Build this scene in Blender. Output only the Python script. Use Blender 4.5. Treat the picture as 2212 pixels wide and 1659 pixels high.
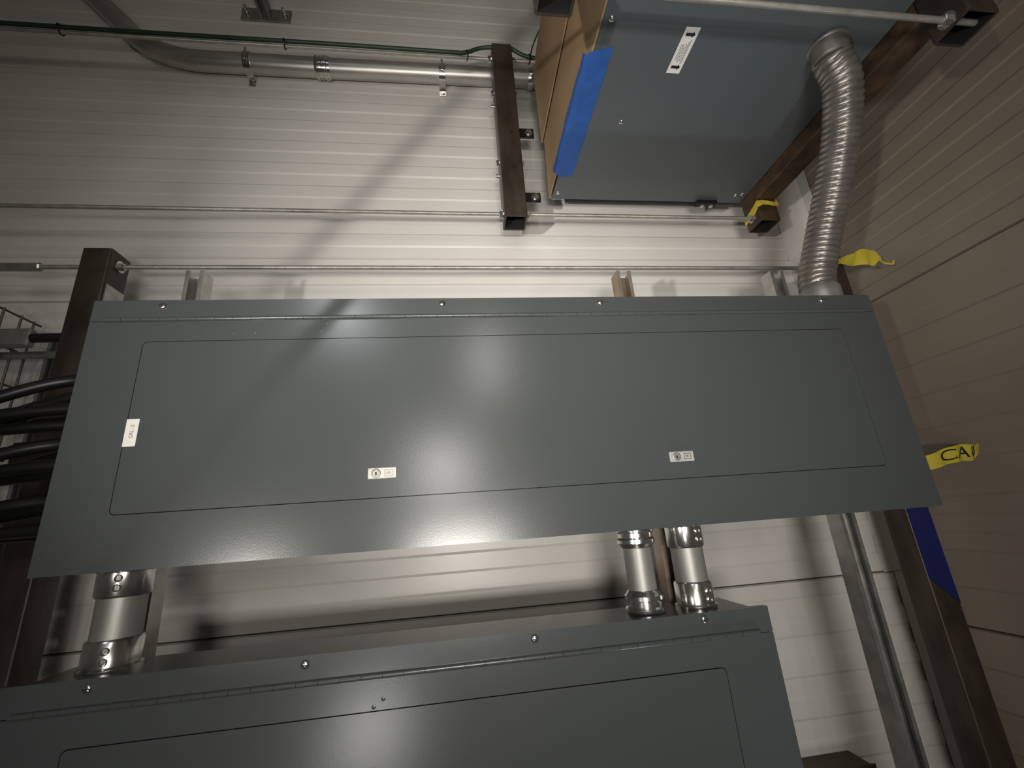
import bpy, bmesh, math, random
from mathutils import Vector, Matrix
random.seed(7)
for o in list(bpy.data.objects): bpy.data.objects.remove(o)
SC = bpy.context.scene
COL = SC.collection
H = 1.5                      # height of the lens above the floor; coordinates below are measured from the lens
# ------------------------------------------------------------------ camera
cam = bpy.data.cameras.new('camera'); camo = bpy.data.objects.new('camera', cam); COL.objects.link(camo)
cam.sensor_width = 36; cam.sensor_fit = 'HORIZONTAL'; cam.lens = 36*937.72/2212; cam.clip_start = 0.02
right = Vector((0.99119909, -0.11201714, -0.07054448)); down = Vector((-0.03295067, 0.30735356, -0.95102473)); fwd = Vector((0.12821317, 0.94497934, 0.30095753))
M = Matrix((right, -down, -fwd)).transposed().to_4x4(); M.translation = (0, 0, H)
camo.matrix_world = M
SC.camera = camo
# ------------------------------------------------------------------ world, lights, exposure
SC.view_settings.view_transform = 'Standard'; SC.view_settings.look = 'None'
SC.view_settings.exposure = 0.0; SC.view_settings.gamma = 1.0; SC.view_settings.use_curve_mapping = False
W = bpy.data.worlds.new('world'); SC.world = W; W.use_nodes = True
W.node_tree.nodes['Background'].inputs[0].default_value = (1.0, 0.95, 0.86, 1); W.node_tree.nodes['Background'].inputs[1].default_value = 0.022
def lamp(name, loc, target, power, size, size_y=None, color=(1, 0.955, 0.885), spread=180):
    l = bpy.data.lights.new(name, 'AREA'); l.energy = power; l.color = color
    l.shape = 'RECTANGLE'; l.size = size; l.size_y = size_y or size; l.spread = math.radians(spread)
    o = bpy.data.objects.new(name, l); COL.objects.link(o)
    o.location = (loc[0], loc[1], loc[2]+H)
    o.rotation_euler = (Vector(target)-Vector(loc)).to_track_quat('-Z', 'Y').to_euler()
    return o
lamp('room_lamp', (0.00, -0.75, -0.165), (0.38, 1.3, 0.56), 6.0, 0.40, 0.12, spread=90)      # work lamp level with the gap between the panels
lamp('room_lamp', (-1.00, -0.60, -0.22), (0.25, 1.2, 0.90), 3.4, 0.06, 0.06, spread=58)
lamp('room_lamp', (-0.12, -1.75, 0.44), (-0.3, 1.2, 0.40), 4.0, 0.34, 0.36, spread=115)
lamp('room_lamp', (0.27, -1.85, 1.34), (0.3, 1.2, 0.2), 1.5, 0.12, 0.50, spread=95)
lamp('room_lamp', (-0.95, -1.85, 1.84), (-0.2, 0.855, 0.42), 0.9, 0.08, 0.08, (0.95, 0.97, 1.0), spread=60)
lamp('room_lamp', (-0.62, -1.75, -1.22), (0.5, 1.0, -0.25), 2.8, 0.30, 0.40, (1, 0.97, 0.93), spread=105)
lamp('room_lamp', (0.70, 0.52, -1.40), (0.75, 0.85, 1.1), 0.62, 0.08, 0.08, (0.85, 0.93, 1.0), spread=50)

# ------------------------------------------------------------------ materials
def new_mat(name):
    m = bpy.data.materials.new(name); m.use_nodes = True
    return m, m.node_tree.nodes, m.node_tree.links, m.node_tree.nodes['Principled BSDF']
def mat(name, col, rough=0.5, metal=0.0, var=0.12, scale=8.0, bump=0.0, bscale=200.0, col2=None, stretch=(1, 1, 1), spec=0.5, coat=0.0):
    m, n, l, b = new_mat(name)
    tc = n.new('ShaderNodeTexCoord'); mp = n.new('ShaderNodeMapping'); mp.inputs['Scale'].default_value = stretch
    l.new(tc.outputs['Object'], mp.inputs['Vector'])
    nz = n.new('ShaderNodeTexNoise'); nz.inputs['Scale'].default_value = scale; nz.inputs['Detail'].default_value = 6
    l.new(mp.outputs[0], nz.inputs['Vector'])
    cr = n.new('ShaderNodeValToRGB')
    c2 = col2 or tuple(c*(1-var) for c in col)
    cr.color_ramp.elements[0].color = (*c2, 1); cr.color_ramp.elements[0].position = 0.35
    cr.color_ramp.elements[1].color = (*col, 1); cr.color_ramp.elements[1].position = 0.65
    l.new(nz.outputs['Fac'], cr.inputs['Fac']); l.new(cr.outputs['Color'], b.inputs['Base Color'])
    b.inputs['Metallic'].default_value = metal; b.inputs['Specular IOR Level'].default_value = spec; b.inputs['Coat Weight'].default_value = coat; b.inputs['Coat Roughness'].default_value = 0.17
    mr = n.new('ShaderNodeMapRange'); mr.inputs['To Min'].default_value = rough*0.88; mr.inputs['To Max'].default_value = min(1, rough*1.12)
    l.new(nz.outputs['Fac'], mr.inputs['Value']); l.new(mr.outputs[0], b.inputs['Roughness'])
    if bump > 0:
        n2 = n.new('ShaderNodeTexNoise'); n2.inputs['Scale'].default_value = bscale; n2.inputs['Detail'].default_value = 3
        l.new(mp.outputs[0], n2.inputs['Vector'])
        bp = n.new('ShaderNodeBump'); bp.inputs['Strength'].default_value = bump; bp.inputs['Distance'].default_value = 0.002
        l.new(n2.outputs['Fac'], bp.inputs['Height']); l.new(bp.outputs[0], b.inputs['Normal'])
    return m
def thread_mat(name):
    m = mat(name, (0.46, 0.44, 0.40), 0.34, 0.55, 0.25, 30)
    n, l = m.node_tree.nodes, m.node_tree.links; b = n['Principled BSDF']
    tc = n.new('ShaderNodeTexCoord'); wv = n.new('ShaderNodeTexWave'); wv.bands_direction = 'X'; wv.inputs['Scale'].default_value = 160; wv.inputs['Distortion'].default_value = 0
    l.new(tc.outputs['Object'], wv.inputs['Vector'])
    bp = n.new('ShaderNodeBump'); bp.inputs['Strength'].default_value = 0.35; bp.inputs['Distance'].default_value = 0.001
    l.new(wv.outputs['Fac'], bp.inputs['Height']); l.new(bp.outputs[0], b.inputs['Normal'])
    return m
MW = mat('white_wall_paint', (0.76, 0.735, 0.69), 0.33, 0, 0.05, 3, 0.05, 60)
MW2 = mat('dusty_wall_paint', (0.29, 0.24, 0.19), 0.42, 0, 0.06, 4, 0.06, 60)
MFL = mat('white_flashing', (0.74, 0.715, 0.68), 0.34, 0, 0.08, 9, 0.15, 25)
MCORE = mat('panel_joint_core', (0.03, 0.028, 0.025), 0.9)
MG = mat('grey_enamel', (0.065, 0.072, 0.072), 0.24, 0, 0.05, 3, 0.03, 350, spec=0.5)
MGT = mat('transformer_grey_enamel', (0.092, 0.104, 0.110), 0.40, 0, 0.06, 3, 0.05, 300)
MB = mat('mill_scale_steel', (0.082, 0.062, 0.048), 0.42, 0.35, 0.3, 18, 0.12, 120, col2=(0.042, 0.030, 0.023), stretch=(1, 1, 0.35))
MBR = mat('rusty_steel', (0.115, 0.066, 0.036), 0.48, 0.3, 0.3, 14, 0.15, 120, col2=(0.040, 0.025, 0.016))
MGV = mat('galvanized', (0.52, 0.51, 0.48), 0.36, 0.85, 0.25, 35, 0.05, 150)
MZ = mat('zinc_bright', (0.72, 0.71, 0.68), 0.2, 0.95, 0.2, 40, 0.04, 90)
MEMT = mat('conduit_steel', (0.66, 0.645, 0.61), 0.38, 0.8, 0.25, 12, 0.04, 80, stretch=(0.4, 1, 1))
MRIG = mat('rigid_conduit_steel', (0.36, 0.355, 0.33), 0.48, 0.6, 0.35, 20, 0.08, 120, stretch=(1, 1, 0.2))
MFX = mat('flex_conduit_steel', (0.30, 0.275, 0.25), 0.36, 0.7, 0.3, 25)
MTH = thread_mat('threaded_rod_zinc')
MBLK = mat('black_rubber', (0.008, 0.008, 0.008), 0.38, 0, 0.2, 10)
MBS = mat('black_steel', (0.014, 0.013, 0.012), 0.45, 0.2, 0.3, 20)
MCB = mat('cardboard', (0.36, 0.235, 0.125), 0.8, 0, 0.16, 5, 0.1, 60, stretch=(1, 0.3, 1))
MBT = mat('blue_masking_tape', (0.022, 0.10, 0.37), 0.55, 0, 0.2, 30, 0.2, 60)
MBT2 = mat('dark_blue_tape', (0.008, 0.013, 0.12), 0.5, 0, 0.2, 20)
MYT = mat('yellow_caution_tape', (0.62, 0.50, 0.05), 0.42, 0, 0.12, 12)
MINK = mat('black_ink', (0.012, 0.012, 0.012), 0.6)
MINK2 = mat('grey_ink', (0.16, 0.15, 0.14), 0.6)
MLAB = mat('white_label', (0.80, 0.775, 0.73), 0.45, 0, 0.05, 30)
MLT = mat('chrome_latch', (0.50, 0.485, 0.45), 0.5, 0.35, 0.12, 60)
MSHD = mat('tube_inside_shade', (0.005, 0.004, 0.004), 0.85)  # near-black colour painting the shade inside the open tubes
MGVR = mat('rust_stained_galvanized', (0.46, 0.42, 0.37), 0.42, 0.7, 0.3, 9, 0.08, 150, col2=(0.30, 0.20, 0.13))
MGN = mat('green_wire', (0.022, 0.050, 0.026), 0.45, 0, 0.2, 20)
MWIRE = mat('tray_wire_steel', (0.17, 0.155, 0.13), 0.5, 0.6, 0.2, 20)
MFOAM = mat('white_foam', (0.72, 0.69, 0.62), 0.8, 0, 0.1, 20, 0.3, 40)
MWD = mat('dark_brown_box', (0.075, 0.055, 0.028), 0.6, 0, 0.4, 12)
MCON = mat('concrete', (0.20, 0.19, 0.17), 0.85, 0, 0.2, 4)

# ------------------------------------------------------------------ geometry helpers (all coordinates from the lens; +H applied on linking)
class G:
    def __init__(s): s.bm = bmesh.new()
    def face(s, pts):
        try: return s.bm.faces.new([s.bm.verts.new(p) for p in pts])
        except ValueError: return None
    def box(s, x0, x1, y0, y1, z0, z1, bev=0.0, seg=1):
        r = bmesh.ops.create_cube(s.bm, size=1.0)
        for v in r['verts']:
            v.co = ((x0+x1)/2+v.co.x*(x1-x0), (y0+y1)/2+v.co.y*(y1-y0), (z0+z1)/2+v.co.z*(z1-z0))
        if bev > 0:
            es = list({e for v in r['verts'] for e in v.link_edges})
            bmesh.ops.bevel(s.bm, geom=es, offset=bev, segments=seg, affect='EDGES', profile=0.5)
        return s
    def sweep(s, pts, rad, seg=16, caps=True, roll=0.0, flat=None):
        """tube along pts; rad is a number, a list, or f(i, theta)"""
        pts = [Vector(p) for p in pts]; n = len(pts); rings = []
        t0 = (pts[1]-pts[0]).normalized()
        u = t0.orthogonal().normalized()
        for i, p in enumerate(pts):
            t = (pts[min(i+1, n-1)]-pts[max(i-1, 0)]).normalized()
            u = (u-t*u.dot(t)).normalized(); w = t.cross(u)
            ring = []
            for k in range(seg):
                a = 2*math.pi*k/seg+roll
                r = rad(i, a) if callable(rad) else (rad[i] if isinstance(rad, (list, tuple)) else rad)
                ring.append(s.bm.verts.new(p+(u*math.cos(a)+w*math.sin(a))*r))
            rings.append(ring)
        for i in range(n-1):
            for k in range(seg):
                s.bm.faces.new((rings[i][k], rings[i][(k+1) % seg], rings[i+1][(k+1) % seg], rings[i+1][k]))
        if caps:
            s.bm.faces.new(list(reversed(rings[0]))); s.bm.faces.new(rings[-1])
        return s
    def cyl(s, a, b, r, seg=16, r2=None):
        return s.sweep([a, b], [r, r if r2 is None else r2], seg)
    def lathe(s, o, axis, prof, seg=24):
        """revolve (distance along axis, radius) pairs"""
        o = Vector(o); d = Vector(axis).normalized()
        return s.sweep_fixed([o+d*h for h, r in prof], [r for h, r in prof], d, seg)
    def sweep_fixed(s, pts, rads, d, seg):
        u = d.orthogonal().normalized(); w = d.cross(u); rings = []
        for p, r in zip(pts, rads):
            rings.append([s.bm.verts.new(p+(u*math.cos(2*math.pi*k/seg)+w*math.sin(2*math.pi*k/seg))*max(r, 1e-5)) for k in range(seg)])
        for i in range(len(rings)-1):
            for k in range(seg):
                s.bm.faces.new((rings[i][k], rings[i][(k+1) % seg], rings[i+1][(k+1) % seg], rings[i+1][k]))
        s.bm.faces.new(list(reversed(rings[0]))); s.bm.faces.new(rings[-1])
        return s
    def prism(s, prof, axis, a, b):
        """closed 2-D outline extruded along an axis ('x','y','z') from a to b"""
        def P(u, v, t): return {'x': (t, u, v), 'y': (u, t, v), 'z': (u, v, t)}[axis]
        A = [s.bm.verts.new(P(u, v, a)) for u, v in prof]; B = [s.bm.verts.new(P(u, v, b)) for u, v in prof]
        n = len(prof)
        for i in range(n): s.bm.faces.new((A[i], A[(i+1) % n], B[(i+1) % n], B[i]))
        s.bm.faces.new(list(reversed(A))); s.bm.faces.new(B)
        return s
    def hollow(s, axis, c, w, wall, a, b, r=0.006):
        """square hollow section along an axis, centre c in the two other axes"""
        def P(u, v, t): return {'x': (t, u, v), 'y': (u, t, v), 'z': (u, v, t)}[axis]
        def loop(h, rr):
            o = []
            for sx, sy, a0 in ((1, 1, 0), (-1, 1, 90), (-1, -1, 180), (1, -1, 270)):
                for k in range(4):
                    an = math.radians(a0+k*30); o.append((c[0]+sx*(h-rr)+rr*math.cos(an), c[1]+sy*(h-rr)+rr*math.sin(an)))
            return o
        O, I = loop(w/2, r), loop(w/2-wall, max(r-wall, 0.001)); n = len(O)
        vO = [[s.bm.verts.new(P(*p, t)) for p in O] for t in (a, b)]; vI = [[s.bm.verts.new(P(*p, t)) for p in I] for t in (a, b)]
        for i in range(n):
            j = (i+1) % n
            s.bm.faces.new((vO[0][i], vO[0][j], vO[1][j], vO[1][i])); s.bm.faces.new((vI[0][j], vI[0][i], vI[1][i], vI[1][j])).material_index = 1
            s.bm.faces.new((vO[0][j], vO[0][i], vI[0][i], vI[0][j])); s.bm.faces.new((vO[1][i], vO[1][j], vI[1][j], vI[1][i]))
        return s
def finish(g, name, material, parent=None, loc=None, smooth=None):
    bm = g.bm
    bmesh.ops.recalc_face_normals(bm, faces=bm.faces)
    if loc is None and parent is None:
        xs = [v.co for v in bm.verts]
        loc = Vector(((min(c.x for c in xs)+max(c.x for c in xs))/2, (min(c.y for c in xs)+max(c.y for c in xs))/2, min(c.z for c in xs)))
    base = Vector(parent['org']) if parent is not None else Vector(loc)
    for v in bm.verts: v.co -= base
    me = bpy.data.meshes.new(name); bm.to_mesh(me); bm.free()
    if smooth is not None:
        for p in me.polygons: p.use_smooth = True
        try: me.set_sharp_from_angle(angle=math.radians(smooth))
        except Exception: pass
    me.materials.append(material)
    o = bpy.data.objects.new(name, me); COL.objects.link(o)
    o['org'] = tuple(base)
    if parent is not None: o.parent = parent
    else: o.location = base+Vector((0, 0, H))
    return o
def tag(o, label, cat, group=None, kind=None):
    if label: o['label'] = label
    if cat: o['category'] = cat
    if group: o['group'] = group
    if kind: o['kind'] = kind
    return o
def thing(name, loc, label, cat, group=None):
    o = bpy.data.objects.new(name, None); COL.objects.link(o); o.empty_display_size = 0.05
    o.location = Vector(loc)+Vector((0, 0, H)); o['org'] = tuple(loc)
    return tag(o, label, cat, group)
def part(parent, name, g, material, smooth=None, label=None):
    o = finish(g, name, material, parent, smooth=smooth)
    if label: o['label'] = label
    return o
def spline(pts, n=10):
    P = [Vector(p) for p in pts]; P = [P[0]*2-P[1]]+P+[P[-1]*2-P[-2]]; out = []
    for i in range(1, len(P)-2):
        for k in range(n):
            t = k/n; a, b, c, d = P[i-1], P[i], P[i+1], P[i+2]
            out.append(0.5*((2*b)+(c-a)*t+(2*a-5*b+4*c-d)*t*t+(3*b-a-3*c+d)*t**3))
    out.append(P[-2]); return out
def rrect(x0, x1, z0, z1, r, n=6):
    o = []
    for cx, cz, a0 in ((x1-r, z1-r, 0), (x0+r, z1-r, 90), (x0+r, z0+r, 180), (x1-r, z0+r, 270)):
        for k in range(n+1):
            a = math.radians(a0+90*k/n); o.append((cx+r*math.cos(a), cz+r*math.sin(a)))
    return o
def hexnut(g, c, axis, r, h):
    c = Vector(c); d = Vector(axis).normalized()
    return g.sweep_fixed([c, c+d*h*0.85, c+d*h], [r, r, r*0.86], d, 6)
def screw(parent, c, r=0.0065, name='screw'):
    g = G(); g.lathe(c, (0, -1, 0), [(-0.003, r*1.0), (0, r), (r*0.35, r*0.86), (r*0.55, r*0.55), (r*0.62, 0.0)], 14)
    o = part(parent, name, g, MZ, 50)
    s = G(); s.box(c[0]-r*0.75, c[0]+r*0.75, c[1]-r*0.66, c[1]-r*0.4, c[2]-0.0008, c[2]+0.0008); part(o, 'slot', s, MINK)
    return o
def text_mesh(body, size):
    cu = bpy.data.curves.new('lettering', 'FONT'); cu.body = body; cu.size = size; cu.align_x = 'CENTER'; cu.align_y = 'CENTER'
    ob = bpy.data.objects.new('lettering', cu); COL.objects.link(ob)
    dg = bpy.context.evaluated_depsgraph_get(); me = bpy.data.meshes.new_from_object(ob.evaluated_get(dg))
    vs = [v.co.copy() for v in me.vertices]; fs = [tuple(p.vertices) for p in me.polygons]
    bpy.data.objects.remove(ob); bpy.data.curves.remove(cu); bpy.data.meshes.remove(me)
    return vs, fs

# ------------------------------------------------------------------ the setting
YW, XR = 1.385, 1.493
def ribbed(z0, z1):
    """profile of one insulated wall panel: (z, depth behind the face)"""
    p = [(z0, 0.010), (z0+0.003, 0.0)]
    w = z1-z0; k = 0
    while 0.11*w+0.105*k < w-0.03:
        a, b = z0+0.057+0.105*k, z0+0.110+0.105*k
        p += [(a-0.0035, 0), (a+0.0035, 0.0030), (b-0.0035, 0.0030), (b+0.0035, 0)]
        k += 1
    return p+[(z1-0.003, 0.0), (z1, 0.010)]
def wall(name, is_back, joints, a, b):
    g = G()
    if is_back: g.box(a, b, YW+0.010, YW+0.06, joints[0], joints[-1])
    else: g.box(XR+0.010, XR+0.06, a, b, joints[0], joints[-1])
    w = finish(g, name, MCORE, loc=(((a+b)/2, YW+0.03, joints[0]) if is_back else (XR+0.03, (a+b)/2, joints[0])))
    w['kind'] = 'structure'
    for z0, z1 in zip(joints[:-1], joints[1:]):
        g = G(); p = ribbed(z0+0.0012, z1-0.0012)
        for (za, da), (zb, db) in zip(p[:-1], p[1:]):
            if is_back: g.face([(a, YW+da, za), (b, YW+da, za), (b, YW+db, zb), (a, YW+db, zb)])
            else: g.face([(XR+da, a, za), (XR+da, b, za), (XR+db, b, zb), (XR+db, a, zb)])
        bmesh.ops.remove_doubles(g.bm, verts=g.bm.verts, dist=1e-5)
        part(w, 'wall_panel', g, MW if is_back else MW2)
    return w
XL = -2.6
wall('wall_back', True, [-H, -1.241, -0.241, 0.765, 1.754, 2.76], XL, XR+0.01)
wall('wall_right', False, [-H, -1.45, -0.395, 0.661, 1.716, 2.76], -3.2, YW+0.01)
g = G(); g.box(XL-0.1, XL, -3.2, YW+0.06, -H, 2.76); tag(finish(g, 'wall_left', MW), None, None, None, 'structure')
g = G(); g.box(XL-0.1, XR+0.06, -3.2, YW+0.06, -H-0.1, -H); tag(finish(g, 'floor', MCON), None, None, None, 'structure')
g = G(); g.box(XL-0.1, XR+0.06, -3.2, YW+0.06, 2.76, 2.86); tag(finish(g, 'ceiling', MW), None, None, None, 'structure')
# corner flashing: two legs of folded white sheet, lapped at the panel joint
g = G(); g.prism([(XR-0.137, YW-0.0015), (XR-0.137, YW-0.003), (XR-0.02, YW-0.0035), (XR-0.0035, YW-0.02), (XR-0.003, YW-0.062), (XR-0.0015, YW-0.062), (XR-0.0015, YW-0.0015)], 'z', -0.241, 2.70)
tr = finish(g, 'trim_1', MFL); tr['kind'] = 'structure'
g = G(); g.prism([(XR-0.100, YW-0.0005), (XR-0.100, YW-0.002), (XR-0.02, YW-0.0025), (XR-0.0035, YW-0.02), (XR-0.003, YW-0.062), (XR-0.0015, YW-0.062), (XR-0.0005, YW-0.0005)], 'z', -H, -0.2425)
tr2 = finish(g, 'trim_2', MFL); tr2['kind'] = 'structure'

# ------------------------------------------------------------------ electrical panels
YP = 0.855
def panelboard(label, x0, x1, z0, z1, door, hinge_z, hx, screws, latches, marks):
    t = thing('electrical_panel', ((x0+x1)/2, 0.93, z0), label, 'electrical panel')
    g = G(); g.box(x0+0.013, x1-0.013, YP+0.012, 1.0, z0+0.006, z1-0.005, 0.002); part(t, 'enclosure', g, MG)
    # fixed strip above the hinge
    g = G(); hz = hinge_z; g.prism([(x0, z1), (x1, z1), (x1, hz-0.0022), (hx[1]+0.001, hz-0.0022), (hx[1]+0.001, hz+0.0035), (hx[0]-0.001, hz+0.0035), (hx[0]-0.001, hz-0.0022), (x0, hz-0.0022)], 'y', YP, YP+0.013); part(t, 'hinge_strip', g, MG)
    # hinged cover with an opening for the door
    dx0, dx1, dz0, dz1 = door; zt = hinge_z-0.0035
    inner = rrect(dx0, dx1, dz0, dz1, 0.010); n = len(inner)
    corners = [(x1, zt)]*7+[(x0, zt)]*7+[(x0, z0)]*7+[(x1, z0)]*7
    g = G(); vi = [g.bm.verts.new((p[0], YP, p[1])) for p in inner]; vb = [g.bm.verts.new((p[0], YP+0.004, p[1])) for p in inner]
    cs = {}; cb = {}
    for c in set(corners):
        cs[c] = g.bm.verts.new((c[0], YP, c[1])); cb[c] = g.bm.verts.new((c[0], YP+0.012, c[1]))
    for i in range(n):
        j = (i+1) % n; a, b = corners[i], corners[j]
        if a == b: g.bm.faces.new((vi[i], vi[j], cs[a]))
        else:
            g.bm.faces.new((vi[i], vi[j], cs[b], cs[a])); g.bm.faces.new((cs[a], cs[b], cb[b], cb[a]))
        g.bm.faces.new((vi[j], vi[i], vb[i], vb[j]))
    part(t, 'cover', g, MG)
    q = 0.0016
    g = G(); g.prism(rrect(dx0+q, dx1-q, dz0+q, dz1-q, 0.0085), 'y', YP-0.0004, YP+0.003); d = part(t, 'door', g, MG)
    # piano hinge: a row of knuckles on one pin
    g = G(); a = hx[0]; k = 0
    while a < hx[1]-0.001:
        b = min(a+0.034, hx[1]); g.cyl((a+0.0003, YP-0.0014, hinge_z), (b-0.0003, YP-0.0014, hinge_z), 0.0046, 12); a = b; k += 1
    part(t, 'piano_hinge', g, MG, 40)
    for x, z in screws: screw(t, (x, YP, z), 0.0078)
    for x, z in latches:
        g = G(); g.box(x-0.0265, x+0.0265, YP-0.0035, YP, z-0.0105, z+0.0105, 0.0012); lt = part(d, 'latch', g, MLT, None, 'bright metal latch with a key lock')
        # children of the latch would be a fourth level, so the lock and the pull are sub-parts of the door
        g = G(); g.lathe((x-0.0115, YP-0.0034, z), (0, -1, 0), [(0, 0.0088), (0.0008, 0.0088), (0.0014, 0.0080), (0.0014, 0.0066), (0.0006, 0.006), (0.0006, 0)], 20); part(d, 'lock_cylinder', g, MRIG, 40)
        g = G(); g.box(x-0.0128, x-0.0102, YP-0.0052, YP-0.0038, z-0.0034, z+0.0022, 0.0004); part(d, 'keyhole', g, MINK)
        g = G()
        for (ax, bx, az, bz) in ((0.004, 0.019, 0.0045, 0.006), (0.004, 0.019, -0.0065, -0.005), (0.004, 0.0055, -0.005, 0.0045), (0.0175, 0.019, -0.005, 0.0045)):
            g.box(x+ax, x+bx, YP-0.0046, YP-0.0034, z+az, z+bz)
        g.box(x+0.008, x+0.0145, YP-0.0044, YP-0.0034, z-0.002, z+0.002, 0.0005); part(d, 'finger_pull', g, MRIG)
    for x, z in marks:
        g = G(); g.lathe((x, YP, z), (0, -1, 0), [(-0.001, 0.0035), (0, 0.0035), (0.0006, 0.0018), (0.0007, 0)], 12); part(t, 'weld_dimple', g, MG, 60)
    return t, d
p1, d1 = panelboard('long grey electrical panel with a white name label and two latches', -0.704, 1.026, -0.033, 0.474, (-0.602, 0.924, 0.058, 0.384), 0.431, (-0.680, 0.998),
    [(-0.578, 0.4605), (-0.024, 0.4605), (0.332, 0.4605), (0.893, 0.4605)], [(-0.143, 0.104), (0.457, 0.103)], [(-0.262, 0.419), (-0.272, 0.402), (-0.44, 0.40), (-0.40, 0.40)])
# name label
g = G(); g.box(-0.6015, -0.580, YP-0.0014, YP-0.0004, 0.1775, 0.2285, 0.0003); lb = part(p1, 'name_label', g, MLAB, None, 'white sticker lettered GRL -2')
vs, fs = text_mesh('GRL -2', 0.0088)
g = G(); bv = [g.bm.verts.new((-0.5895-v.y, YP-0.0017, 0.205+v.x)) for v in vs]
for f in fs: g.bm.faces.new([bv[i] for i in f])
part(lb, 'lettering', g, MINK2)
p2, d2 = panelboard('grey electrical panel cut off by the bottom edge, with conduits entering its top', -0.703, 0.573, -0.694, -0.187, (-0.602, 0.467, -0.602, -0.277), -0.2275, (-0.680, 0.546),
    [(-0.581, -0.2005), (-0.261, -0.2), (0.123, -0.199), (0.442, -0.1975)], [(-0.143, -0.556)], [(-0.135, -0.262), (-0.150, -0.272)])

# ------------------------------------------------------------------ strut channels behind the panels
def strut_profile(cx, y0, w=0.0413, d=0.0413, t=0.0026, lip=0.0095, ret=0.0075):
    a, b = cx-w/2, cx+w/2; y1 = y0+d
    return [(a, y0), (a+lip, y0), (a+lip, y0+ret), (a+lip-t, y0+ret), (a+lip-t, y0+t), (a+t, y0+t), (a+t, y1-t), (b-t, y1-t), (b-t, y0+t), (b-lip+t, y0+t), (b-lip+t, y0+ret), (b-lip, y0+ret), (b-lip, y0), (b, y0), (b, y1), (a, y1)]
for cx, lab in ((-0.620, 'galvanized strut channel behind the panels, nearest the dark left post'), (0.468, 'galvanized strut channel behind the panels, beside the paired couplings'), (0.930, 'galvanized strut channel at the right end of the upper panel')):
    g = G(); g.prism(strut_profile(cx, 1.001), 'z', -H, 0.636)
    tag(finish(g, 'strut_channel', MGVR if 0.4 < cx < 0.5 else MGV), lab, 'strut', 'vertical strut channels carrying the panels')

# ------------------------------------------------------------------ square steel tubes
TW = 0.0762
def tube(name, axis, c, a, b, material, label, wall_t=0.006):
    t = thing(name, {'z': (c[0], c[1], a), 'y': (c[0], (a+b)/2, c[1]-TW/2), 'x': ((a+b)/2, c[0], c[1]-TW/2)}[axis], label, 'steel tube')
    g = G(); g.hollow(axis, c, TW, wall_t, a, b); tb = part(t, 'tube_body', g, material, 50); tb.data.materials.append(MSHD)
    return t
def bolt_head(parent, c, axis, r=0.0105, h=0.009):
    g = G(); d = Vector(axis); g.sweep_fixed([Vector(c), Vector(c)+d*0.002], [r*1.35, r*1.35], d, 16); part(parent, 'washer', g, MZ, 40)
    g = G(); hexnut(g, Vector(c)+d*0.002, axis, r, h); return part(parent, 'bolt_head', g, MZ)
YT = 1.208
pl = tube('steel_post', 'z', (-0.989, YT), -H, 0.8155, MB, 'dark brown square steel post left of the panels')
g = G(); g.prism([(-0.9508, 1.176), (-0.9478, 1.176), (-0.9478, 1.24), (-0.9508, 1.24)], 'z', 0.46, 0.705); cp = part(pl, 'clip_plate', g, MGV, None, 'pale galvanized clip plate')
g = G(); hexnut(g, (-0.9478, 1.215, 0.655), (1, 0, 0), 0.010, 0.008); part(cp, 'bolt_head', g, MZ)
pr = tube('steel_post', 'z', (1.3145, YT), -H, 0.8155, MB, 'dark brown square steel post right of the panels, with blue tape')
A = tube('steel_tube', 'z', (0.215, YT), 0.950, 1.735, MB, 'brown upright square tube with bolts, left of the cardboard, open lower end')
for z in (1.526, 1.201):
    bolt_head(A, (0.177, YT, z), (-1, 0, 0)); bolt_head(A, (0.2531, YT, z), (1, 0, 0))
for z in (1.492, 1.168):
    g = G(); g.cyl((0.177, 1.235, z), (0.166, 1.235, z), 0.008, 12); part(A, 'bolt_end', g, MZ, 40)
for z in (1.303, 1.150):
    g = G(); g.cyl((0.222, 1.1705, z), (0.222, 1.1692, z), 0.006, 14); part(A, 'drilled_hole', g, MINK)
for z0, z1 in ((1.317, 1.362), (1.036, 1.076)):
    g = G(); g.box(0.2531, 0.312, 1.206, 1.211, z0, z1, 0.001); c = part(A, 'clip', g, MBS, None, 'black slotted clip')
    g = G(); g.lathe((0.293, 1.206, (z0+z1)/2), (0, -1, 0), [(0, 0.013), (0.002, 0.013), (0.002, 0.0105), (0.008, 0.0105), (0.009, 0.006), (0.009, 0)], 12); part(c, 'bolt_head', g, MZ, 40)
D = tube('steel_tube', 'z', (1.127, YT), 0.952, 1.735, MBR, 'rusty upright tube with yellow tape, its open end under the grey transformer')
E_ = tube('steel_tube', 'z', (0.215, 0.545), 0.950, 1.735, MB, 'upright tube at the top edge, its black open end in front of the cardboard')
D2 = tube('steel_tube', 'z', (1.127, 0.545), 0.952, 1.735, MB, 'dark upright tube in the top right corner, with an open end')
YB = tube('steel_tube', 'y', (1.127, 1.073), 0.583, 1.170, MBR, 'rusty square tube running along the right edge of the transformer')
for z, lab in ((0.20, 'steel cross beam behind the upper panel'), (-0.45, 'steel cross beam behind the lower panel')):
    g = G(); g.box(-0.951, 1.22 if z > 0 else 0.50, 1.0425, 1.1698, z-0.0375, z+0.0375, 0.003); tag(finish(g, 'cross_beam', MB), lab, 'steel beam')

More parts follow.
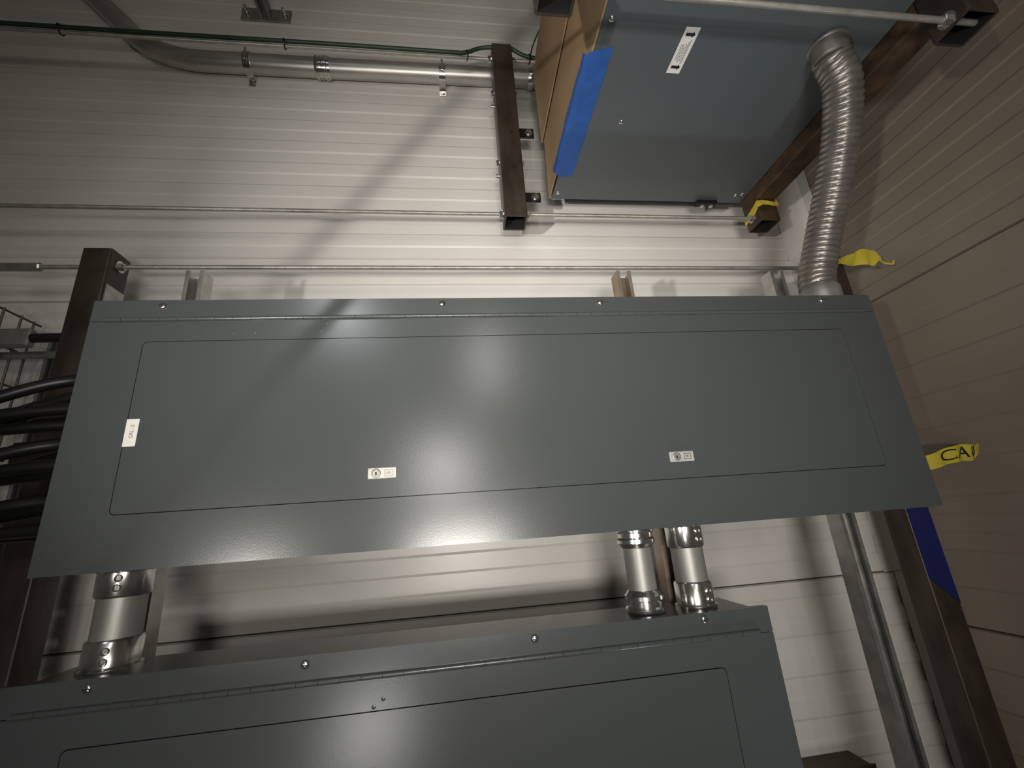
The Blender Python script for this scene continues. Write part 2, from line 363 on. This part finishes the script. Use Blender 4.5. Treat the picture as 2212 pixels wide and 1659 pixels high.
# ------------------------------------------------------------------ threaded rods
def rod(x0, x1, y, z, label, nuts, coupling=None):
    t = thing('threaded_rod', ((x0+x1)/2, y, z), label, 'threaded rod')
    g = G(); g.cyl((x0, y, z), (x1, y, z), 0.0064, 14); part(t, 'rod', g, MTH, 50)
    for x, s in nuts:
        g = G(); g.sweep_fixed([Vector((x, y, z)), Vector((x+s*0.003, y, z))], [0.0175, 0.0175], Vector((1, 0, 0)), 18); part(t, 'washer', g, MZ, 40)
        g = G(); hexnut(g, (x+s*0.003, y, z), (s, 0, 0), 0.0115, 0.011); part(t, 'nut', g, MZ)
    if coupling:
        g = G(); g.sweep_fixed([Vector((coupling[0], y, z)), Vector((coupling[0]+0.004, y, z)), Vector((coupling[1]-0.004, y, z)), Vector((coupling[1], y, z))], [0.010, 0.0125, 0.0125, 0.010], Vector((1, 0, 0)), 6); part(t, 'coupling_nut', g, MGV)
    return t
r1 = rod(XL, 1.18, YT, 1.703, 'highest threaded rod, with the green wire tied along it', [(0.1768, -1), (0.2532, 1)])
r2 = rod(XL, 1.18, YT, 0.985, 'threaded rod crossing the white wall to the lower end of the bolted tube', [(0.1768, -1), (0.2532, 1), (1.0888, -1)])
r3 = rod(XL, 1.40, YT, 0.778, 'threaded rod just above the upper panel, through both dark posts', [(-0.9508, 1), (1.2762, -1)], (-1.262, -1.150))
r4 = rod(XL, 1.18, 0.545, 0.972, 'near threaded rod along the top edge into the dark corner tube', [(0.1768, -1), (0.2532, 1), (1.0888, -1)])

# ------------------------------------------------------------------ green ground wire on the highest rod
gw = thing('ground_wire', (-0.5, 1.2, 1.715), 'green ground wire tied along the highest threaded rod', 'wire')
pts = [(XL, 1.200, 1.716), (-1.6, 1.200, 1.717), (-1.0, 1.200, 1.716), (-0.4, 1.199, 1.717), (0.0, 1.2, 1.716), (0.075, 1.2, 1.718), (0.13, 1.195, 1.738), (0.178, 1.19, 1.7415), (0.215, 1.19, 1.7405), (0.254, 1.19, 1.7405), (0.295, 1.196, 1.722), (0.345, 1.2, 1.713), (0.45, 1.2, 1.716), (0.75, 1.2, 1.716)]
g = G(); g.sweep(spline(pts, 8), 0.0072, 10); part(gw, 'insulated_wire', g, MGN, 60)
for x in (-1.30, -0.575, 0.085, 0.325):
    g = G()
    path = [(x+0.002*math.sin(a*2), 1.204+0.0165*math.cos(a), 1.7095+0.0165*math.sin(a)) for a in [2*math.pi*i/16 for i in range(17)]]
    g.sweep(path, 0.0022, 6); part(gw, 'zip_tie', g, MBLK, 60)
g = G(); g.sweep(spline([(0.325, 1.192, 1.69), (0.333, 1.18, 1.73), (0.352, 1.15, 1.765), (0.372, 1.12, 1.785)], 6), 0.0026, 8); part(gw, 'zip_tie_tail', g, MBLK, 60)

# ------------------------------------------------------------------ big conduit on the wall at the top
YC, ZC, RC = 1.343, 1.785, 0.0365
ct = thing('metal_conduit', (-0.3, YC, ZC-RC), 'thick shiny metal conduit strapped along the top of the white wall', 'conduit')
g = G(); path = [(0.75, YC, ZC+0.01), (0.3, YC, ZC+0.008)]
path += [(0.1, YC, ZC+0.005), (-0.485, YC, ZC), (-0.85, YC, ZC)]
R = 0.36; ang = 48
for i in range(0, 13):
    a = math.radians(ang*i/12); path.append((-0.93-R*math.sin(a), YC, ZC+R*(1-math.cos(a))))
ex = path[-1]; path.append((ex[0]-0.62*math.cos(math.radians(ang)), YC, ex[2]+0.62*math.sin(math.radians(ang))))
g.sweep(path, RC, 28); part(ct, 'pipe', g, MEMT, 60)
g = G(); g.lathe((-0.512, YC, ZC), (1, 0, 0), [(0, 0.0375), (0, 0.0405), (0.006, 0.043), (0.012, 0.043), (0.014, 0.0395), (0.018, 0.0395), (0.020, 0.0425), (0.026, 0.0425), (0.028, 0.0395), (0.032, 0.0395), (0.034, 0.043), (0.044, 0.043), (0.046, 0.0405), (0.056, 0.0405), (0.056, 0.0375)], 28); part(ct, 'coupling', g, MZ, 30)
for x in (-0.763, -0.014):
    g = G()
    prof = [(YW-0.004, ZC-0.068), (YW-0.0005, ZC-0.068), (YW-0.0005, ZC+0.068), (YW-0.004, ZC+0.068), (YW-0.006, ZC+0.045)]
    prof += [(YC-0.0415*math.sin(a), ZC+0.0415*math.cos(a)) for a in [math.pi*i/14 for i in range(15)]] + [(YW-0.006, ZC-0.045)]
    g.prism(prof, 'x', x-0.013, x+0.013); st = part(ct, 'strap', g, MZ, 35)
    for s in (-1, 1):
        g = G(); hexnut(g, (x, YW-0.004, ZC+s*0.056), (0, -1, 0), 0.008, 0.006); part(st, 'screw', g, MZ)
    g = G(); g.box(x-0.004, x+0.004, YC-0.0455, YC-0.0410, ZC-0.030, ZC+0.030, 0.001); part(st, 'stiffening_rib', g, MZ)
g = G(); g.lathe((0.345, YC, ZC+0.008), (1, 0, 0), [(0, 0.0375), (0, 0.043), (0.012, 0.045), (0.02, 0.045), (0.022, 0.040), (0.05, 0.040), (0.05, 0.037)], 24); part(ct, 'connector', g, MZ, 30)

# ------------------------------------------------------------------ cantilever strut bracket on the wall, top left
br = thing('strut_bracket', (-0.748, 1.2, 2.085), 'strut bracket on a bolted plate sticking out of the wall at the top edge', 'bracket')
g = G(); g.box(-0.846, -0.648, YW-0.007, YW-0.0005, 2.085, 2.158, 0.001); bp = part(br, 'base_plate', g, MRIG)
for x in (-0.822, -0.672):
    g = G(); g.lathe((x, YW-0.007, 2.122), (0, -1, 0), [(0, 0.017), (0.002, 0.017), (0.002, 0.011), (0.011, 0.011), (0.012, 0.007), (0.03, 0.006), (0.03, 0)], 12); part(bp, 'bolt', g, MZ, 40)
pf = [(x, y-1.0) for x, y in strut_profile(-0.745, 1.0)]
pf = [(x, 2.097+d) for x, d in pf]
g = G(); g.prism(pf, 'y', 0.80, YW-0.007); arm = part(br, 'strut_arm', g, MRIG)
for y in (0.95, 1.05, 1.15, 1.25):
    g = G(); g.lathe((-0.745, y, 2.131), (0, 0, -1), [(0, 0.0085), (0.006, 0.0085), (0.007, 0.004), (0.007, 0)], 10); part(arm, 'channel_nut', g, MZ, 40)

# ------------------------------------------------------------------ transformer with its cardboard and tape
TX0, TX1, TY0, TY1, TZ0, TZ1 = 0.362, 1.0885, 0.40, 1.249, 1.084, 1.715
tf = thing('transformer', ((TX0+TX1)/2, 0.82, TZ0), 'large grey steel transformer with an arrow label and a flexible conduit', 'transformer')
g = G(); g.box(TX0, TX1, TY0, TY1, TZ0+0.002, TZ1, 0.003); part(tf, 'case', g, MGT)
g = G(); g.box(TX0+0.018, TX1-0.002, TY0+0.01, TY1-0.006, TZ0, TZ0+0.0025, 0.0008); cv = part(tf, 'bottom_cover', g, MGT)
for (x, y) in ((0.378, 1.215), (0.503, 0.925), (0.384, 0.660), (1.045, 1.205), (1.068, 1.200), (0.385, 0.45)):
    g = G(); g.lathe((x, y, TZ0), (0, 0, -1), [(-0.002, 0.0075), (0, 0.0075), (0.002, 0.0068), (0.0035, 0.004), (0.004, 0)], 14); part(cv, 'screw', g, MZ, 50)
# arrow label
lx0, lx1, ly0, ly1 = 0.5695, 0.6055, 0.664, 0.775
g = G(); g.box(lx0, lx1, ly0, ly1, TZ0-0.0008, TZ0, 0.0002); al = part(tf, 'arrow_label', g, MLAB, None, 'white label with two black arrows')
zz = TZ0-0.0011
for y in (0.680, 0.7585):
    g = G(); f = 1 if y < 0.7 else 0.92
    for q in ([(0.5755, y-0.0036), (0.5925, y-0.0036), (0.5925, y+0.0036), (0.5755, y+0.0036)], [(0.5922, y-0.0075), (0.6, y), (0.5922, y+0.0075)]):
        g.face([(a, b, zz) for a, b in q])
    part(al, 'arrow', g, MINK)
g = G(); random.seed(3)
for i, (x, a, b) in enumerate(((0.5775, 0.704, 0.742), (0.5815, 0.703, 0.744), (0.5855, 0.709, 0.745), (0.5895, 0.702, 0.744), (0.5935, 0.697, 0.748), (0.5965, 0.692, 0.748))):
    y = a
    while y < b:
        l = random.uniform(0.003, 0.007); g.face([(x-0.0008, y, zz), (x+0.0008, y, zz), (x+0.0008, min(y+l, b), zz), (x-0.0008, min(y+l, b), zz)]); y += l+0.0011
part(al, 'fine_print', g, MINK2)
# black feet against the wall side
g = G(); g.box(0.905, 0.985, 1.230, 1.252, TZ0-0.016, TZ0-0.0005, 0.001); ft = part(tf, 'mounting_foot', g, MBS, None, 'black bolted foot')
for x in (0.928, 0.962):
    g = G(); g.lathe((x, 1.241, TZ0-0.016), (0, 0, -1), [(0, 0.009), (0.006, 0.009), (0.007, 0.005), (0.007, 0)], 6); part(ft, 'bolt_head', g, MZ)
# cardboard: two overlapping sheets on the left side of the case
def sheet(name, pts, th, material, label, cat):
    """pts: grid rows of points on a slightly bowed sheet, thickened along -x"""
    g = G(); R_ = len(pts); C_ = len(pts[0])
    f = [[g.bm.verts.new(p) for p in r] for r in pts]; b = [[g.bm.verts.new((p[0]+th, p[1], p[2])) for p in r] for r in pts]
    for i in range(R_-1):
        for j in range(C_-1):
            g.bm.faces.new((f[i][j], f[i][j+1], f[i+1][j+1], f[i+1][j])); g.bm.faces.new((b[i][j], b[i+1][j], b[i+1][j+1], b[i][j+1]))
    for i in range(R_-1):
        for j in (0, C_-1): g.bm.faces.new((f[i][j], f[i+1][j], b[i+1][j], b[i][j]))
    for j in range(C_-1):
        for i in (0, R_-1): g.bm.faces.new((f[i][j], f[i][j+1], b[i][j+1], b[i][j]))
    return tag(finish(g, name, material, smooth=40), label, cat)
rows = []
for i in range(15):
    y = 0.395+(1.247-0.395)*i/14
    rows.append([(0.3545-0.004*math.sin(z*9+i*0.35)*(1 if z < 1.35 else 0.5), y, z) for z in [1.086+k*(1.365-1.086)/6 for k in range(7)]])
sheet('cardboard_sheet', rows, 0.0045, MCB, 'front tan cardboard sheet taped along its lower edge to the transformer', 'cardboard')
rows = []
for i in range(15):
    y = 0.395+(1.250-0.395)*i/14
    rows.append([(0.3550-0.0065-0.004*max(0, math.sin((y-0.5)*4)), y, z) for z in [1.345+k*(1.712-1.345)/6 for k in range(7)]])
sheet('cardboard_sheet', rows, 0.0045, MCB, 'rear tan cardboard sheet against the transformer, its upper flap behind the tape', 'cardboard')
rows = [[(0.3525-0.012*max(0, 1-k/3), y, 1.0865+k*(1.17-1.0865)/5) for k in range(6)] for y in [0.42+i*(0.80-0.42)/8 for i in range(9)]]
# blue tape folded over the lower edge of the cardboard
g = G(); n = 16; ya, yb = 1.125, 0.735
prof = lambda t: [(0.3440, 1.110-0.004*math.sin(t*9)), (0.3448, 1.094), (0.3475, 1.0845), (0.352, 1.0826), (0.3640, 1.0822), (0.385, 1.0824), (0.4085, 1.0826)]
vr = []
for i in range(n+1):
    t = i/n; ring = []
    for k, (x, z) in enumerate(prof(t)):
        y = ya+(yb-ya)*t
        if i == 0: y += 0.02*abs(k-2.0)/4-(0.012 if k == 6 else 0)
        if i == n: y -= 0.006*k-0.02
        ring.append(g.bm.verts.new((x+0.0006*math.sin(t*23+k), y, z-0.0003*math.sin(t*17+k*2))))
    vr.append(ring)
for i in range(n):
    for k in range(6): g.bm.faces.new((vr[i][k], vr[i][k+1], vr[i+1][k+1], vr[i+1][k]))
bt = tag(finish(g, 'masking_tape', MBT, smooth=60), 'bright blue tape strip along the cardboard and transformer edge', 'tape')

# ------------------------------------------------------------------ flexible conduit from transformer to upper panel
fx = thing('flexible_conduit', (0.965, 0.925, 0.474), 'ribbed flexible metal conduit from the transformer down into the upper panel', 'flexible conduit')
ctrl = [(0.960, 0.688, 1.045), (0.985, 0.705, 0.985), (1.004, 0.765, 0.885), (1.006, 0.830, 0.780), (0.992, 0.890, 0.665), (0.972, 0.922, 0.570), (0.966, 0.925, 0.520)]
raw = spline(ctrl, 40); L = [0.0]
for a, b in zip(raw[:-1], raw[1:]): L.append(L[-1]+(b-a).length)
NT = 38; NS = NT*8; fine = []
for i in range(NS+1):
    s = L[-1]*i/NS; k = max(j for j in range(len(L)) if L[j] <= s+1e-9); k = min(k, len(raw)-2)
    fine.append(raw[k].lerp(raw[k+1], (s-L[k])/(L[k+1]-L[k])))
def rf(i, a):
    ph = (i/8-(a/(2*math.pi))) % 1.0
    return 0.0385+0.0052*math.sqrt(max(0, 1-((ph-0.5)/0.5)**2))
g = G(); g.sweep(fine, rf, 40, caps=False); part(fx, 'ribbed_hose', g, MFX, 75)
g = G(); g.lathe((0.966, 0.925, 0.474), (0, 0, 1), [(0, 0.030), (0, 0.050), (0.008, 0.050), (0.009, 0.046), (0.03, 0.0475), (0.05, 0.0475), (0.055, 0.044), (0.060, 0.038)], 32); cn = part(fx, 'connector', g, MRIG, 40)
for lx in (0.912, 1.005):
    g = G(); g.box(lx, lx+0.015, 0.915, 0.935, 0.482, 0.512, 0.002); part(cn, 'clamp_lug', g, MRIG)
g = G(); g.lathe((0.957, 0.682, TZ0), (0, 0.12, -1), [(0, 0.030), (0, 0.046), (0.005, 0.046), (0.007, 0.042), (0.03, 0.0425), (0.045, 0.041), (0.048, 0.036)], 32); part(fx, 'connector', g, MFX, 40)

# ------------------------------------------------------------------ conduits between the two panels
ZT, ZB = -0.0275, -0.192       # underside of the upper box, top of the lower box
def lz(prof): return [(ZT-h, r) for h, r in prof]
def vlathe(prof, x, y, seg=32):
    g = G(); return g.lathe((x, y, 0), (0, 0, 1), [(z, r) for z, r in prof], seg)
def nip(x, y, r, label): return thing('conduit_nipple', (x, y, ZB), label, 'conduit')
# left: plain conduit with a set-screw coupling at each end
def setscrew(x, y, r, label, mid=MRIG):
    t = nip(x, y, r, label)
    part(t, 'pipe', vlathe([(ZB, r), (ZT, r)], x, y), mid, 40)
    for z0, s in ((ZT, -1), (ZB, 1)):
        prof = [(z0, r+0.0005), (z0, r+0.0085), (z0+s*0.006, r+0.0085), (z0+s*0.009, r+0.0052), (z0+s*0.046, r+0.0048), (z0+s*0.050, r+0.0020), (z0+s*0.050, r)]
        c = part(t, 'coupling', vlathe(prof, x, y), MZ, 40)
        for dz in (0.018, 0.034):
            g = G(); g.lathe((x+0.012, y-(r+0.003)*0.94, z0+s*dz), (0.25, -1, 0), [(-0.004, 0.0062), (0.004, 0.0062), (0.005, 0.005), (0.003, 0.003), (0.003, 0)], 14); part(c, 'set_screw', g, MZ, 40)
    return t
setscrew(-0.603, 0.930, 0.0365, 'metal conduit stub at the left between the two panels')
setscrew(0.472, 0.935, 0.0325, 'metal conduit stub with set screws, right of the pair between the panels')
x, y, r = 0.362, 0.930, 0.0285
t = nip(x, y, r, 'ribbed-collar metal conduit stub, left of the pair between the panels')
part(t, 'pipe', vlathe([(ZB, r), (ZT, r)], x, y), MRIG, 40)
for z0, s in ((ZT, -1), (ZB, 1)):
    prof = [(z0, r), (z0, r+0.008), (z0+s*0.004, r+0.0105), (z0+s*0.010, r+0.0105), (z0+s*0.014, r+0.006), (z0+s*0.022, r+0.006), (z0+s*0.026, r+0.0095), (z0+s*0.033, r+0.0095), (z0+s*0.036, r+0.006), (z0+s*0.040, r+0.0035), (z0+s*0.043, r)]
    part(t, 'compression_coupling', vlathe(prof, x, y), MZ, 35)

# ------------------------------------------------------------------ wire basket tray and stubs at the left edge
tx = -1.222
tr_ = thing('wire_basket_tray', (tx, 1.1, 0.15), 'wire mesh cable tray at the left edge behind the post', 'cable tray')
for i in range(6):
    z = 0.652-0.1*i
    g = G(); g.cyl((tx, 0.80, z), (tx, 1.33, z), 0.003, 8); part(tr_, 'cross_wire', g, MWIRE, 50)
for k in range(9):
    y = 1.315-0.05*k-(0.012 if k == 0 else 0)
    g = G(); g.cyl((tx+0.004, y, 0.13), (tx+0.004, y, 0.655), 0.003, 8); part(tr_, 'long_wire', g, MWIRE, 50)
g = G(); g.prism(strut_profile(-1.175, 1.335), 'z', -0.3, 0.63); tag(finish(g, 'strut_channel', MRIG), 'dull strut channel behind the wire tray at the left edge', 'strut')
bs = thing('pipe_clamp', (-1.10, 1.20, 0.545), 'short black clamp arm joining the left post to the wire tray', 'clamp')
g = G(); g.cyl((-1.0272, 1.20, 0.555), (-1.115, 1.20, 0.555), 0.0125, 14); part(bs, 'arm', g, MBS, 40)
g = G(); g.box(-1.228, -1.115, 1.188, 1.212, 0.530, 0.580, 0.004); part(bs, 'jaw', g, MRIG)
g = G(); g.cyl((-1.24, 1.20, 0.555), (-1.30, 1.20, 0.555), 0.016, 6); part(bs, 'nut', g, MBS)
g = G(); g.cyl((-1.028, 1.27, 0.535), (-1.7, 1.27, 0.535), 0.011, 12); tag(finish(g, 'support_rail', MRIG, smooth=40), 'dull grey rail below the clamp at the left edge', 'rail')

# ------------------------------------------------------------------ black cables into the left end of the upper panel
random.seed(11)
cabs = [  # (z at the panel, y at the panel, exit z offset, exit y)
 (0.325, 0.900, -0.075, 0.868), (0.318, 0.948, -0.060, 0.992), (0.297, 0.918, -0.050, 0.944), (0.268, 0.900, -0.020, 0.896), (0.258, 0.955, -0.015, 0.968), (0.243, 0.926, -0.012, 0.920),
 (0.200, 0.905, -0.050, 0.875), (0.192, 0.950, -0.045, 0.985), (0.160, 0.900, -0.020, 0.905), (0.150, 0.945, -0.010, 0.955),
 (0.095, 0.905, -0.030, 0.880), (0.085, 0.950, -0.020, 0.985), (0.045, 0.905, -0.006, 0.910), (0.038, 0.950, 0.0, 0.955)]
names = ['topmost', 'second', 'third', 'fourth', 'fifth', 'sixth', 'seventh', 'eighth', 'ninth', 'tenth', 'eleventh', 'twelfth', 'thirteenth', 'lowest']
for i, (z, y, dz, ey) in enumerate(cabs):
    pts = [(-0.70, y, z), (-0.745, y, z-0.001), (-0.80, y+(ey-y)*0.3, z+dz*0.22), (-0.90, y+(ey-y)*0.7, z+dz*0.75), (-1.02, ey, z+dz*1.25), (-1.30, ey+0.02, z+dz*1.8), (-1.7, ey+0.04, z+dz*2.0)]
    t = thing('power_cable', (-0.70, y, z), 'black power cable entering the left end of the upper panel, %s from the top' % names[i], 'cable', 'black cables at the left end of the upper panel')
    g = G(); g.sweep(spline(pts, 8), 0.0118, 12); part(t, 'jacket', g, MBLK, 60)
    g = G(); g.lathe((-0.691, y, z), (-1, 0, 0), [(0, 0.013), (0, 0.017), (0.006, 0.017), (0.008, 0.0145), (0.02, 0.0145), (0.022, 0.012)], 12); part(t, 'bushing', g, MBS, 40)

# ------------------------------------------------------------------ tapes on the right post
g = G(); g.box(1.279, 1.3505, 1.1688, 1.1699, -0.300, 0.02)
for v in g.bm.verts:
    if v.co.z < -0.2 and v.co.x < 1.3: v.co.z += 0.07
tag(finish(g, 'blue_tape', MBT2), 'dark blue tape on the front of the right post below the upper panel', 'tape')
def ribbon(name, centre, width, updir, label, n=10, twist=None, material=MYT, th=0.0004, words=None):
    """a strip of tape along a spline, with real thickness"""
    P = spline(centre, 12); m = len(P); rows = []
    for i, p in enumerate(P):
        t = (P[min(i+1, m-1)]-P[max(i-1, 0)]).normalized(); f = i/(m-1)
        u = Vector(updir(f)); u = (u-t*u.dot(t)).normalized(); w = width(f)
        nrm = t.cross(u); p = p+nrm*0.0035*math.sin(f*31)*math.sin(f*math.pi)
        rows.append((p, u, w, nrm))
    g = G(); K = 6; F = []; B = []
    for p, u, w, nrm in rows:
        F.append([g.bm.verts.new(p+u*w*(k/K-0.5)+nrm*th) for k in range(K+1)]); B.append([g.bm.verts.new(p+u*w*(k/K-0.5)-nrm*th) for k in range(K+1)])
    for i in range(m-1):
        for k in range(K):
            g.bm.faces.new((F[i][k], F[i][k+1], F[i+1][k+1], F[i+1][k])); g.bm.faces.new((B[i][k+1], B[i][k], B[i+1][k], B[i+1][k+1]))
        g.bm.faces.new((F[i][0], F[i+1][0], B[i+1][0], B[i][0])); g.bm.faces.new((F[i+1][K], F[i][K], B[i][K], B[i+1][K]))
    g.bm.faces.new([F[0][k] for k in range(K+1)]+[B[0][k] for k in range(K, -1, -1)]); g.bm.faces.new([F[-1][k] for k in range(K, -1, -1)]+[B[-1][k] for k in range(K+1)])
    o = tag(finish(g, name, material, smooth=70), label, 'caution tape')
    if words:
        body, size, a, b, side = words
        vs, fs = text_mesh(body, size); x0 = min(v.x for v in vs); x1 = max(v.x for v in vs)
        g = G(); bv = []
        for v in vs:
            f = (a+(b-a)*(v.x-x0)/(x1-x0))*(m-1); i = min(int(f), m-2); q = f-i
            p = rows[i][0].lerp(rows[i+1][0], q); u = rows[i][1].lerp(rows[i+1][1], q); nr = rows[i][3].lerp(rows[i+1][3], q)
            bv.append(g.bm.verts.new(p+u*v.y+nr*side*(th+0.0006)))
        for f_ in fs:
            try: g.bm.faces.new([bv[i] for i in f_])
            except ValueError: pass
        part(o, 'lettering', g, MINK)
    return o
def wf(keys):
    def f(t):
        for (a, va), (b, vb) in zip(keys[:-1], keys[1:]):
            if a <= t <= b: return va+(vb-va)*(t-a)/(b-a)
        return keys[-1][1]
    return f
ribbon('caution_tape', [(1.262, 1.158, 0.772), (1.296, 1.153, 0.768), (1.306, 1.13, 0.757), (1.317, 1.10, 0.744), (1.350, 1.085, 0.741), (1.375, 1.08, 0.733), (1.398, 1.08, 0.719), (1.424, 1.08, 0.711), (1.430, 1.075, 0.723)], wf([(0, 0.018), (0.24, 0.020), (0.36, 0.046), (0.46, 0.064), (0.60, 0.064), (0.64, 0.030), (0.72, 0.010), (1, 0.006)]), lambda f: (0.1, 0.1, 1), 'yellow caution tape hanging from the top of the right post')
ribbon('caution_tape', [(1.225, 1.075, 0.060), (1.262, 1.055, 0.070), (1.31, 1.045, 0.083), (1.36, 1.045, 0.092), (1.405, 1.05, 0.092), (1.435, 1.06, 0.098), (1.452, 1.06, 0.115)], wf([(0, 0.03), (0.2, 0.040), (0.5, 0.046), (0.75, 0.044), (0.9, 0.020), (1, 0.006)]), lambda f: (0, -0.25, 1), 'yellow caution tape with black letters beside the lower right corner of the upper panel', words=('CAU', 0.042, 0.30, 0.80, 1))
# yellow tape wound round the tube under the transformer
g = G(); c = (1.127, YT); h = TW/2
ring = [(-1, 0.98, 0.992, 0.020), (-1, 0.3, 0.998, 0.026), (-1, -0.5, 1.006, 0.030), (-1, -1, 1.016, 0.026), (-0.5, -1, 1.024, 0.020), (0.1, -1, 1.022, 0.015), (0.6, -1, 1.019, 0.017), (1, -1, 1.016, 0.013), (1, 0.2, 1.008, 0.016), (1, 0.98, 1.000, 0.018)]
rows = []
for i, (u, v, z, w) in enumerate(ring):
    row = []
    for o_, zz_ in ((0.0008, -w/2), (0.0008, w/2), (0.0026+0.0015*(i % 2), w/2-0.001), (0.0026+0.0015*((i+1) % 2), -w/2+0.001)):
        x = c[0]+u*h+(o_*u if abs(u) == 1 else 0); y = c[1]+v*h+(o_*v if abs(v) == 1 else 0)
        row.append(g.bm.verts.new((x, y, z+zz_)))
    rows.append(row)
for r0, r1 in zip(rows[:-1], rows[1:]):
    for k in range(4): g.bm.faces.new((r0[k], r0[(k+1) % 4], r1[(k+1) % 4], r1[k]))
g.bm.faces.new(rows[0]); g.bm.faces.new(list(reversed(rows[-1])))
tag(finish(g, 'caution_tape', MYT), 'yellow tape wound round the rusty tube under the transformer', 'caution tape')

# ------------------------------------------------------------------ unseen slanted pipe left of the lens, added to cast the diagonal wall shadow
k = (0.668-0.851)/(0.183-0.438)
bz = thing('shadow_pipe', (-0.851-k*1.68, 0.2, -H), 'added slanted pipe left of the view, casting the diagonal wall shadow', 'pipe')
g = G(); g.cyl((-0.851-k*1.675, 0.2, -1.492), (-0.851+k*2.57, 0.2, 2.753), 0.015, 14); part(bz, 'pipe', g, MRIG, 40)
for zz_, s_ in ((-H, 1), (2.76, -1)):
    xx = -0.851+k*(zz_-0.183); g = G(); g.box(xx-0.05, xx+0.05, 0.15, 0.25, min(zz_, zz_+s_*0.008), max(zz_, zz_+s_*0.008), 0.001); part(bz, 'shadow_pipe_foot', g, MRIG)

# ------------------------------------------------------------------ small things by the corner
g = G(); bmesh.ops.create_icosphere(g.bm, subdivisions=3, radius=1.0)
for v in g.bm.verts:
    k = 1+0.10*math.sin(v.co.x*5+1)*math.cos(v.co.z*4)+0.07*math.sin(v.co.y*7); v.co = Vector((1.187+v.co.x*0.016*k, 1.215+v.co.y*0.024*k, 1.052+v.co.z*0.027*k))
tag(finish(g, 'foam_plug', MFOAM, smooth=80), 'lump of white foam beside the yellow-taped tube', 'foam')
jb = thing('junction_box', (0.98, 1.34, -0.86), 'dark brown box low on the wall at the bottom edge', 'box')
g = G(); g.box(0.885, 1.075, 1.305, YW-0.0005, -0.89, -0.688, 0.003); part(jb, 'body', g, MWD)
g = G(); g.box(0.880, 1.080, 1.300, 1.305, -0.892, -0.685, 0.001); part(jb, 'lid', g, MWD)
g = G(); g.lathe((0.905, 1.30, -0.728), (0, -1, 0), [(0, 0.030), (0.010, 0.030), (0.02, 0.022), (0.022, 0)], 20); part(jb, 'round_knob', g, MCB, 40)

bpy.context.view_layer.update()
for o in bpy.data.objects:
    if 'org' in o: del o['org']
